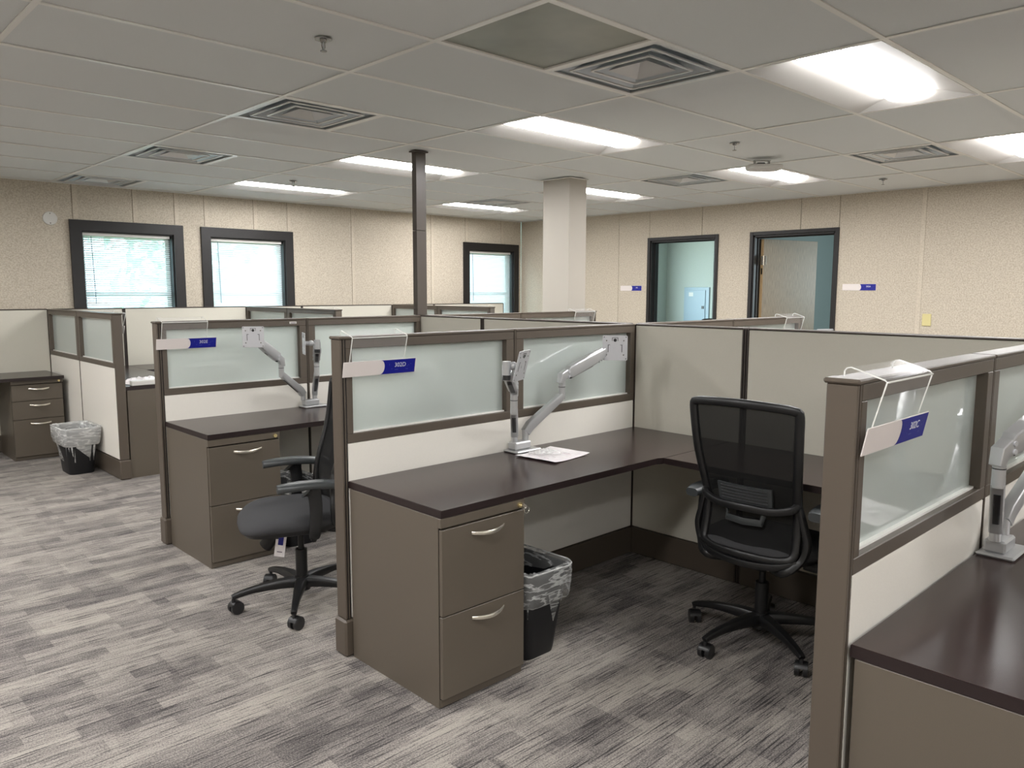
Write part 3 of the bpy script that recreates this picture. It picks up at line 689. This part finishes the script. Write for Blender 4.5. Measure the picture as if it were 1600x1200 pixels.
# ------------------------------------------------------------------ waste bins
def bin_(label, loc, mat_, rz=0, seed=1, drop=.10, bulge=1.0):
    rr = random.Random(seed); t = thing('waste_bin', label, 'bin', loc, rz, 'black waste bins')
    h = .375; ring = lambda w, d, z: [(x, y, z) for x, y in rrect(w, d, .045, 4)]
    B().loft([ring(.185, .27, 0), ring(.19, .275, .012), ring(.245, .365, h-.02), ring(.265, .385, h-.018), ring(.265, .385, h), ring(.250, .370, h), ring(.235, .352, h-.03), ring(.185, .262, .014)]).obj('bin_body', 'bin', t, smooth=40)
    n = 44
    def lr(w, d, z, amp, zamp):
        pts = []
        base = rrect(w, d, .05, 10)
        for i, (x, y) in enumerate(base):
            a = rr.uniform(-1, 1)*amp+amp*.7*sin(i*1.9+z*60); s_ = 1+a/max(.1, math.hypot(x, y)); pts.append((x*s_, y*s_, z+rr.uniform(-1, 1)*zamp))
        return pts
    k = bulge
    rings = [lr(.262, .38, h-drop-.008, .001, .0015), lr(.270, .390, h-drop, .002, .002), lr(.275*k, .395*k, h-drop*.66, .007*k, .003), lr(.277*k, .397*k, h-.02, .006*k, .003), lr(.280*k, .40*k, h+.008, .005*k, .004), lr(.262, .38, h+.018, .004, .004), lr(.238, .352, h+.004, .004, .003), lr(.228, .342, h-.06, .009, .01), lr(.215, .325, h-.15, .012, .01), lr(.19, .29, .10, .01, .01)]
    B().loft(rings, False, True).obj('bin_liner', mat_, t, smooth=180)
    b = B(); pp = rrect(.282*k, .402*k, .05, 6); pp.append(pp[0])
    b.sweep([(x, y, h+.009+.003*sin(i*1.7)) for i, (x, y) in enumerate(pp)], .006, .007, 6).obj('liner_fold', 'liner', t, smooth=60)
    return t
bin_('black waste bin with a white liner beside the far left partition', (.178, 4.405, 0), 'liner', 0, 3, .125, 1.04)
bin_('black waste bin with a clear liner right of the front file cabinet', (.592, -.440, 0), 'liner_clear', 0, 5, .125)
bin_('black waste bin behind the chair with armrests, only its liner showing', (.590, 1.530, 0), 'liner_clear', R(0), 8, .10)

# ------------------------------------------------------------------ office chairs
def chair(label, loc, rz, legrot):
    t = thing('office_chair', label, 'chair', loc, rz, 'black office chairs')
    for k in range(5):
        a = legrot+k*2*pi/5-rz
        lg = B().sweep([(.02, 0, .108), (.10, 0, .112), (.22, 0, .104), (.300, 0, .088), (.322, 0, .080)], [.060, .050, .036, .028, .026], [.055, .046, .032, .026, .022], 10, sq=3.5, sub=3).obj('base_leg', 'blk', t, (0, 0, 0), (0, 0, a), 35)
        ca = R([20, -35, 60, 10, -50][k])
        mt = Matrix.Translation((.318, 0, 0)) @ Matrix.Rotation(ca, 4, 'Z')
        b = B().cyl((0, 0, .05), (0, 0, .075), .008, 8)
        for s_ in (-1, 1):
            b.cyl((-.012, s_*.007, .0295), (-.012, s_*.025, .0295), .0295, 18)
        b.xf(mt); ww = b.obj('caster', 'caster', lg, smooth=40)
        b = B(); pts = [(-.012+.031*cos(q), 0, .0295+.031*sin(q)) for q in [R(20+14*i) for i in range(11)]]
        b.sweep(pts, .05, .003, 6).xf(mt); b.obj('caster_hood', 'blk', lg, smooth=40)
    B().cyl((0, 0, .070), (0, 0, .140), .040, 20, .034).obj('hub', 'blk', t, smooth=40)
    B().cyl((0, 0, .14), (0, 0, .27), .028, 16).cyl((0, 0, .27), (0, 0, .385), .014, 14).obj('gas_lift', 'blk', t, smooth=40)
    B().box((-.12, -.075, .355), (.13, .075, .405), .012).cyl((.11, -.05, .375), (.11, .05, .375), .03, 14).obj('tilt_mechanism', 'blk', t, smooth=40)
    B().cyl((.10, .02, .38), (.16, -.02, .30), .028, 14, .034).obj('tension_knob', 'blk', t, smooth=40)
    B().sweep([(.05, -.07, .39), (.06, -.20, .385), (.06, -.25, .38)], .012, .012, 8).obj('height_lever', 'blk', t)
    # seat cushion
    def seat_ring(z, g, front):
        pts = []
        for i in range(40):
            a = 2*pi*i/40; c, s_ = cos(a), sin(a)
            x = (.225+g)*math.copysign(abs(c)**.55, c); y = (.245+g)*math.copysign(abs(s_)**.62, s_)
            zz = z
            if x > 0: zz -= front*(x/.225)**3
            pts.append((x+.05, y*(1-.05*(x < -.1)), zz))
        return pts
    B().loft([seat_ring(.402, -.03, .01), seat_ring(.410, -.008, .018), seat_ring(.432, .0, .028)]).obj('seat_pan', 'blk', t, smooth=50)
    B().loft([seat_ring(.430, .0, .028), seat_ring(.446, .008, .034), seat_ring(.466, .006, .038), seat_ring(.480, -.010, .038), seat_ring(.488, -.045, .030), seat_ring(.489, -.13, .012)]).obj('seat', 'seat', t, smooth=60)
    # backrest surface
    def bp(u, z):        # u in -1..1 , returns point on the back
        f = max(0, (z-.46)/(1.085-.46))
        hw = .205+.028*f**1.2-.012*math.exp(-((f-.35)/.22)**2)
        x = -.175+.055*math.exp(-((f-.25)/.30)**2)-.060*max(0, f-.3)**1.3
        return Vector((x-.045*(1-u*u)*.8+.0, hw*u, z-.020-.012*(u*u)*(f > .97)))
    # outer frame
    path = []; zs = [.50+.055*i for i in range(10)]
    for z in zs: path.append(bp(-1, z))
    path += [bp(-1, 1.035), bp(-.985, 1.065), bp(-.93, 1.083), bp(-.80, 1.086)]+[bp(u/10, 1.086) for u in (-6, -3, 0, 3, 6)]+[bp(.80, 1.086), bp(.93, 1.083), bp(.985, 1.065), bp(1, 1.035)]
    for z in zs[::-1]: path.append(bp(1, z))
    path += [bp(.97, .475), bp(.85, .462)]+[bp(u/10, .455) for u in (6, 3, 0, -3, -6)]+[bp(-.85, .462), bp(-.97, .475), bp(-1, .50)]
    B().sweep(path, .036, .028, 10, (-1, 0, 0), 3, 2).obj('back_frame', 'blk', t, smooth=45)
    b = B(); rows = []
    for i in range(15):
        z = .462+(1.078-.462)*i/14; rows.append([bp(-.97+1.94*j/10, z)+Vector((.003, 0, 0)) for j in range(11)])
    b.loft(rows, False, False, closed=False).obj('mesh_back', 'mesh', t, smooth=180)
    # lumbar pad with ribs (behind mesh)
    z0, z1 = .655, .745
    b = B(); ro = []
    for z in (z0, z1): ro.append([bp(-.58+1.16*j/8, z)+Vector((-.022, 0, 0)) for j in range(9)]+[bp(.58-1.16*j/8, z)+Vector((-.010, 0, 0)) for j in range(9)])
    lp = b.loft(ro).obj('lumbar_pad', 'blk_soft', t, smooth=40)
    b = B()
    for i in range(6): z = z0+.012+i*.0135; b.sweep([bp(-.50+1.0*j/6, z)+Vector((-.026, 0, 0)) for j in range(7)], .006, .006, 6)
    b.obj('lumbar_rib', 'seat', lp)
    B().sweep([bp(-.40, .63)+Vector((-.02, 0, 0)), bp(-.38, .60)+Vector((-.03, 0, 0)), bp(0, .595)+Vector((-.03, 0, 0)), bp(.38, .60)+Vector((-.03, 0, 0)), bp(.40, .63)+Vector((-.02, 0, 0))], .012, .03, 8).obj('lumbar_slide', 'blk_soft', t, smooth=45)
    # rear yoke: upper crossbar, side bars, lower crossbar
    o = Vector((-.030, 0, 0))
    cross = [bp(-1.02, .690)+Vector((-.004, 0, 0)), bp(-.95, .672)+o]+[bp(u, .655)+o*1.1 for u in (-.6, -.2, .2, .6)]+[bp(.95, .672)+o, bp(1.02, .690)+Vector((-.004, 0, 0))]
    B().sweep(cross, .026, .032, 10, (0, 0, 1), 3, 4).obj('yoke_crossbar', 'blk', t, smooth=45)
    for s_ in (-1, 1):
        B().sweep([bp(s_*1.02, .690), bp(s_*1.14, .60)+Vector((-.012, 0, 0)), bp(s_*1.20, .53)+Vector((-.005, 0, 0)), bp(s_*1.10, .465)+Vector((.01, 0, 0)), Vector((-.17, s_*.17, .395)), Vector((-.09, s_*.06, .385))], [.022, .026, .030, .030, .034, .034], [.030, .036, .040, .036, .030, .024], 10, (-1, 0, 0), 3, 5).obj('yoke_arm', 'blk', t, smooth=45)
    B().sweep([bp(-1.05, .458)]+[bp(u, .445-.022*(1-u*u))+Vector((-.012, 0, 0)) for u in (-.8, -.4, 0, .4, .8)]+[bp(1.05, .458)], .018, .030, 10, (0, 0, 1), 3, 3).obj('yoke_lower_bar', 'blk', t, smooth=45)
    # armrests
    for s_ in (-1, 1):
        ar = B().sweep([(-.02, s_*.19, .398), (-.02, s_*.262, .400), (-.022, s_*.285, .43), (-.03, s_*.282, .52), (-.025, s_*.278, .600), (-.01, s_*.277, .628)], [.040, .045, .052, .056, .060, .11], [.022, .026, .030, .032, .034, .05], 10, (0, 1, 0), 3, 3).obj('armrest', 'blk', t, smooth=45)
        rows = []
        for i in range(9):
            u = i/8; x = -.135+.27*u; w_ = .088*(1-.35*abs(2*u-1)**4); zt = .664-.010*(2*u-1)**2
            rows.append([(x, s_*.275+w_/2*math.copysign(abs(cos(a))**.6, cos(a)), zt-.018+.018*math.copysign(abs(sin(a))**.7, sin(a))) for a in [2*pi*(j+.5)/14 for j in range(14)]])
        B().loft(rows).obj('arm_pad', 'blk_soft', ar, smooth=60)
    return t
chD = chair('black mesh office chair seen from behind at the centre right desk', (1.37, -1.137, 0), R(1), R(165.7))
chE = chair('black office chair with armrests seen from the front left of centre', (.153, .611, 0), R(160), R(162.6))
chR = dup(chD, (8.9, 3.80, 0), R(200), 'black office chair in the side office, only its top showing')
# tag on the left chair
o = B().box((.0, -.001, -.115), (.048, .001, 0)).obj('hang_tag', 'paper', chE, (.07, .06, .372), (R(4), R(-8), R(-20))); o['label'] = 'white paper tag with blue print hanging under the seat'
bx('tag_print', 'blue', o, (.012, -.0018, -.060), (.036, -.0012, -.02)); bx('tag_print', 'ink', o, (.012, -.0018, -.095), (.036, -.0012, -.09))
bx('tag_print', 'blue', o, (.012, .0012, -.060), (.036, .0018, -.02)); bx('tag_print', 'ink', o, (.012, .0012, -.095), (.036, .0018, -.09))
o = bx('spec_label', 'white_pl', chD, (-.130, -.095, .372), (-.128, -.050, .388)); o['label'] = 'small white label'

# ------------------------------------------------------------------ papers and small desk items
def paper(label, loc, rz, w=.216, d=.279, bag=True, seed=1, cat='paper'):
    rr = random.Random(seed); t = thing('instruction_sheet', label, cat, loc, rz, 'papers on the desks')
    rows = []; nx, ny = 8, 9
    b = B(); g = [[b.bm.verts.new((w*(i/nx-.5), d*(j/ny-.5), .0015+.006*max(0, (abs(j/ny-.5)*2)**3)+rr.uniform(0, .0012))) for i in range(nx+1)] for j in range(ny+1)]
    for j in range(ny):
        for i in range(nx): b.bm.faces.new([g[j][i], g[j][i+1], g[j+1][i+1], g[j+1][i]])
    r_ = bmesh.ops.extrude_face_region(b.bm, geom=list(b.bm.faces)); vs = [e for e in r_['geom'] if isinstance(e, bmesh.types.BMVert)]; bmesh.ops.translate(b.bm, verts=vs, vec=(0, 0, .0004))
    s_ = b.obj('sheet', 'paper', t, smooth=60)
    for k in range(8):
        x, y = rr.uniform(-.07, .06), rr.uniform(-.11, .11); l = rr.uniform(.015, .05)
        bx('printed_line', 'ink' if k % 3 else 'pink', s_, (x, y, .0050), (x+l, y+.0025, .0052))
    if bag:
        b = B(); n = 12; rows = []
        for j in range(10):
            u = j/9; hgt = .018*sin(pi*u)**.7+.004; row = []
            for i in range(n):
                a = 2*pi*i/n; row.append(((u-.5)*.15+rr.uniform(-.006, .006), .045*cos(a)*(.4+.6*sin(pi*u))+rr.uniform(-.007, .007), .008+hgt*.5+hgt*.6*sin(a)+rr.uniform(-.003, .003)))
            rows.append(row)
        b.loft(rows).obj('plastic_bag', 'liner_clear', t, (.03, .02, 0), (0, 0, R(30)))
    return t
paper('white instruction sheet with a crumpled clear bag by the centre monitor arm', (.985, -.262, HD), R(96), .235, .27, True, 2)
paper('white instruction sheet on the right foreground desk', (1.09, YC-.33, HD), R(20), .25, .33, True, 4)
t = thing('crumpled_paper', 'crumpled white paper heaped on the desk behind the white foam tray', 'paper', (.64, 4.10, HD), R(15), 'papers on the desks')
b = B(); rr = random.Random(11); nx, ny = 12, 10
g = [[b.bm.verts.new((.40*(i/nx-.5), .24*(j/ny-.5), .004+(.052*sin(pi*i/nx)**.6*sin(pi*j/ny)**.6 if 0 < i < nx and 0 < j < ny else 0)*rr.uniform(.35, 1))) for i in range(nx+1)] for j in range(ny+1)]
for j in range(ny):
    for i in range(nx): b.bm.faces.new([g[j][i], g[j][i+1], g[j+1][i+1], g[j+1][i]])
b.obj('sheet', 'paper', t)
t = thing('foam_tray', 'shallow white foam tray under the crumpled sheets at the far aisle desk', 'tray', (.66, 3.90, HD), R(0))
bx('tray', 'white_pl', t, (-.20, -.055, .001), (.16, .005, .040), .004)

# ------------------------------------------------------------------ ceiling fixtures
def light(label, i, j, first=[None]):
    loc = (GX+(i+1)*T, GY+(j+.5)*T, HC)
    if first[0] is not None:
        return dup(first[0], loc, 0, label)
    t = thing('ceiling_light', label, 'light', loc, 0, 'recessed ceiling lights')
    a, b_ = T-.014, T/2-.014; li = .122; zi = .046; le = T-.10
    # side reflectors
    for s_ in (-1, 1):
        bb = B(); ring = lambda x0, x1: None
        p = [(-a, s_*b_, 0), (a, s_*b_, 0), (le, s_*li, zi), (-le, s_*li, zi)]; q = [(x, y, z+.003) for x, y, z in p]
        bb.loft([p, q]).obj('side_reflector', 'reflector', t)
    for s_ in (-1, 1):
        p = [(s_*a, -b_, 0), (s_*a, b_, 0), (s_*le, li, zi), (s_*le, -li, zi)]; q = [(x, y, z+.003) for x, y, z in p]
        B().loft([p, q]).obj('end_reflector', 'reflector', t)
    sec = [(li*cos(q_), zi-.036*sin(q_)) for q_ in [pi*k/14 for k in range(15)]]
    B().loft([[(x, y, z) for y, z in sec] for x in (-le+.004, le-.004)], True, True).obj('lens', 'lens', t, smooth=60)
    for s_ in (-1, 1):
        B().sweep([(s_*(le-.002), (li+.002)*cos(q_), zi-.0375*sin(q_)) for q_ in [pi*k/14 for k in range(15)]], .006, .004, 6, (1, 0, 0)).obj('lens_ring', 'vent_metal', t, smooth=60)
    B().box((-T+.001, -T/2+.001, .004), (T-.001, -b_, .010)).box((-T+.001, b_, .004), (T-.001, T/2-.001, .010)).box((-T+.001, -b_, .004), (-a, b_, .010)).box((a, -b_, .004), (T-.001, b_, .010)).obj('frame', 'reflector', t)
    bx('housing', 'tbar', t, (-T+.01, -T/2+.01, .075), (T-.01, T/2-.01, .12))
    first[0] = t; return t
LL = {(2, -2): 'large lit ceiling light at upper right, nearest the camera', (2, 1): 'lit ceiling light above the white column at the picture centre', (2, 4): 'lit ceiling light crossed by the brown pole',
      (2, 7): 'lit ceiling light above the two left windows', (6, -2): 'lit ceiling light cut by the right picture edge', (6, 1): 'lit ceiling light with a flat white unit in front of it', (6, 4): 'lit ceiling light partly behind the white column',
      (6, 7): 'far lit ceiling light between the brown pole and the column', (-4, 3): 'lit ceiling light cut by the upper left picture corner'}
for i, j in LIGHTS:
    light(LL.get((i, j), 'lit ceiling light outside the picture'), i, j)
def vent(label, i, j, first=[None]):
    loc = (GX+(i+.5)*T, GY+(j+.5)*T, HC)
    if first[0] is not None: return dup(first[0], loc, 0, label)
    t = thing('ceiling_vent', label, 'vent', loc, 0, 'square ceiling diffusers'); h = T/2-.012
    def cone(name, m, r0, z0, r1, z1, th=.002, lip=0):
        sq = lambda r, z: [(-r, -r, z), (r, -r, z), (r, r, z), (-r, r, z)]
        rings = [sq(r0, z0), sq(r1, z1), sq(r1, z1+th), sq(r0+th, z0+th)]
        B().loft(rings+[sq(r0, z0)], False, False).obj(name, m, t)
    # duct box
    cone('duct', 'vent_dark', h, .006, .20, .12)
    bx('duct_top', 'vent_dark', t, (-.20, -.20, .12), (.20, .20, .13))
    for k, (ro, ri) in enumerate(((.235, .195), (.165, .125))):
        cone('louvre', 'vent_dark', ro-.006, .006, ri-.03, .055)
        bb = B()
        for s_ in (-1, 1):
            bb.box((-ro, s_*ro-.006, .000), (ro, s_*ro+.006, .006)).box((s_*ro-.006, -ro, .000), (s_*ro+.006, ro, .006))
        bb.obj('louvre_lip', 'vent_metal', t)
    bb = B(); sq = lambda r, z: [(-r, -r, z), (r, -r, z), (r, r, z), (-r, r, z)]
    bb.loft([sq(.112, .004), sq(.004, .085)], False, True); bb.obj('centre_cone', 'vent_metal', t)
    B().box((-h, -h, .0), (h, -h+.02, .006)).box((-h, h-.02, 0), (h, h, .006)).box((-h, -h+.02, 0), (-h+.02, h-.02, .006)).box((h-.02, -h+.02, 0), (h, h-.02, .006)).obj('outer_frame', 'vent_metal', t)
    B().box((-.235, -.004, .086), (.235, .004, .094)).box((-.004, -.235, .086), (.004, .235, .094)).obj('spider_bar', 'vent_dark', t)
    first[0] = t; return t
VL = ['large square ceiling diffuser next to the blotchy return panel', 'square ceiling diffuser at upper left, nearer of the left row', 'square ceiling diffuser at left, second from the camera', 'far left ceiling diffuser close to the window wall',
      'ceiling diffuser at right beside the cut off light', 'ceiling diffuser left of the flat white ceiling unit', 'small far ceiling diffuser above the rearmost light']
for (i, j), l in zip(VENTS, VL): vent(l, i, j)
t = thing('return_air_panel', 'square grey green return air panel beside the large diffuser', 'vent', (GX+.5*T, GY-.5*T, HC)); h = T/2-.012
bx('sheet', 'return', t, (-h, -h, .008), (h, h, .012)); B().box((-h, -h, .0), (h, -h+.006, .008)).box((-h, h-.006, 0), (h, h, .008)).box((-h, -h+.006, 0), (-h+.006, h-.006, .008)).box((h-.006, -h+.006, 0), (h, h-.006, .008)).obj('rim', 'tbar', t)
def sprinkler(label, x, y, first=[None]):
    if first[0] is not None: return dup(first[0], (x, y, HC), R(30), label)
    t = thing('sprinkler', label, 'sprinkler', (x, y, HC), R(30), 'ceiling sprinklers')
    B().cyl((0, 0, 0), (0, 0, -.004), .036, 24, .033).obj('escutcheon', 'steel', t, smooth=30)
    B().cyl((0, 0, -.004), (0, 0, -.014), .016, 14, .012).obj('body', 'steel', t, smooth=40)
    for s_ in (-1, 1): B().sweep([(s_*.010, 0, -.012), (s_*.013, 0, -.028), (s_*.004, 0, -.046)], .004, .004, 6).obj('frame_arm', 'steel', t)
    B().cyl((0, 0, -.014), (0, 0, -.044), .0022, 8).obj('bulb', 'vent_dark', t)
    B().cyl((0, 0, -.046), (0, 0, -.049), .014, 12).obj('deflector', 'steel', t)
    first[0] = t; return t
for (x, y), l in zip([(.104, .207), (3.321, .232), (5.842, .205), (2.07, 4.114)], ['sprinkler head at upper left of the ceiling, nearest the camera', 'sprinkler head right of the picture centre on the ceiling', 'sprinkler head near the door wall above the room sign', 'sprinkler head above the left windows by a lit light']): sprinkler(l, x, y)
t = thing('ceiling_unit', 'flat white ceiling unit hanging on a metal bracket before a lit light', 'ceiling unit', (4.06, .41, HC-.012), R(46-90))
b = B(); b.loft([[(x, y, z) for x, y in rrect(.27*k, .17*k, .05*k, 5)] for z, k in ((-.075, .86), (-.068, .97), (-.045, 1), (-.036, .95))]).obj('cover', 'white_pl', t, smooth=50)
B().box((-.08, -.015, -.036), (-.07, .015, -.001)).box((.03, -.015, -.036), (.04, .015, -.001)).box((-.085, -.02, -.004), (.045, .02, -.001)).obj('bracket', 'steel', t)
b = B().box((-.06, -.03, -.036), (.0, .02, -.018), .004).obj('cable_box', 'dark_pl', t)
# wall devices
t = thing('wall_cover', 'round white cover plate high on the window wall at left', 'cover plate', (.435, YW-.001, 2.181), 0)
B().cyl((0, 0, 0), (0, -.008, 0), .064, 32, .060).obj('disc', 'white_pl', t, smooth=30)
for z in (.045, -.045): B().cyl((0, -.008, z), (0, -.010, z), .005, 8).obj('screw', 'steel', t)
t = thing('switch_plate', 'ivory switch plate on the right wall', 'switch', (XW-.001, .055, 1.224), R(-90))
bx('plate', 'switch', t, (-.042, -.007, -.060), (.042, 0, .060), .003); B().cyl((0, -.007, .045), (0, -.009, .045), .004, 8).cyl((0, -.007, -.045), (0, -.009, -.045), .004, 8).obj('screw', 'switch', t)
t = thing('electrical_panel', 'grey electrical panel on the wall of the lit side office', 'electrical panel', (XR-.002, 5.16, 1.24), R(-90))
bx('cabinet_rim', 'elec', t, (-.26, -.02, -.33), (.26, 0, .33), .004); bx('panel_door', 'elec', t, (-.21, -.032, -.28), (.19, -.02, .28), .004)
bx('latch', 'blk', t, (.12, -.04, -.05), (.17, -.032, .0), .003); bx('schedule_card', 'white_pl', t, (-.15, -.034, .17), (-.06, -.032, .24))
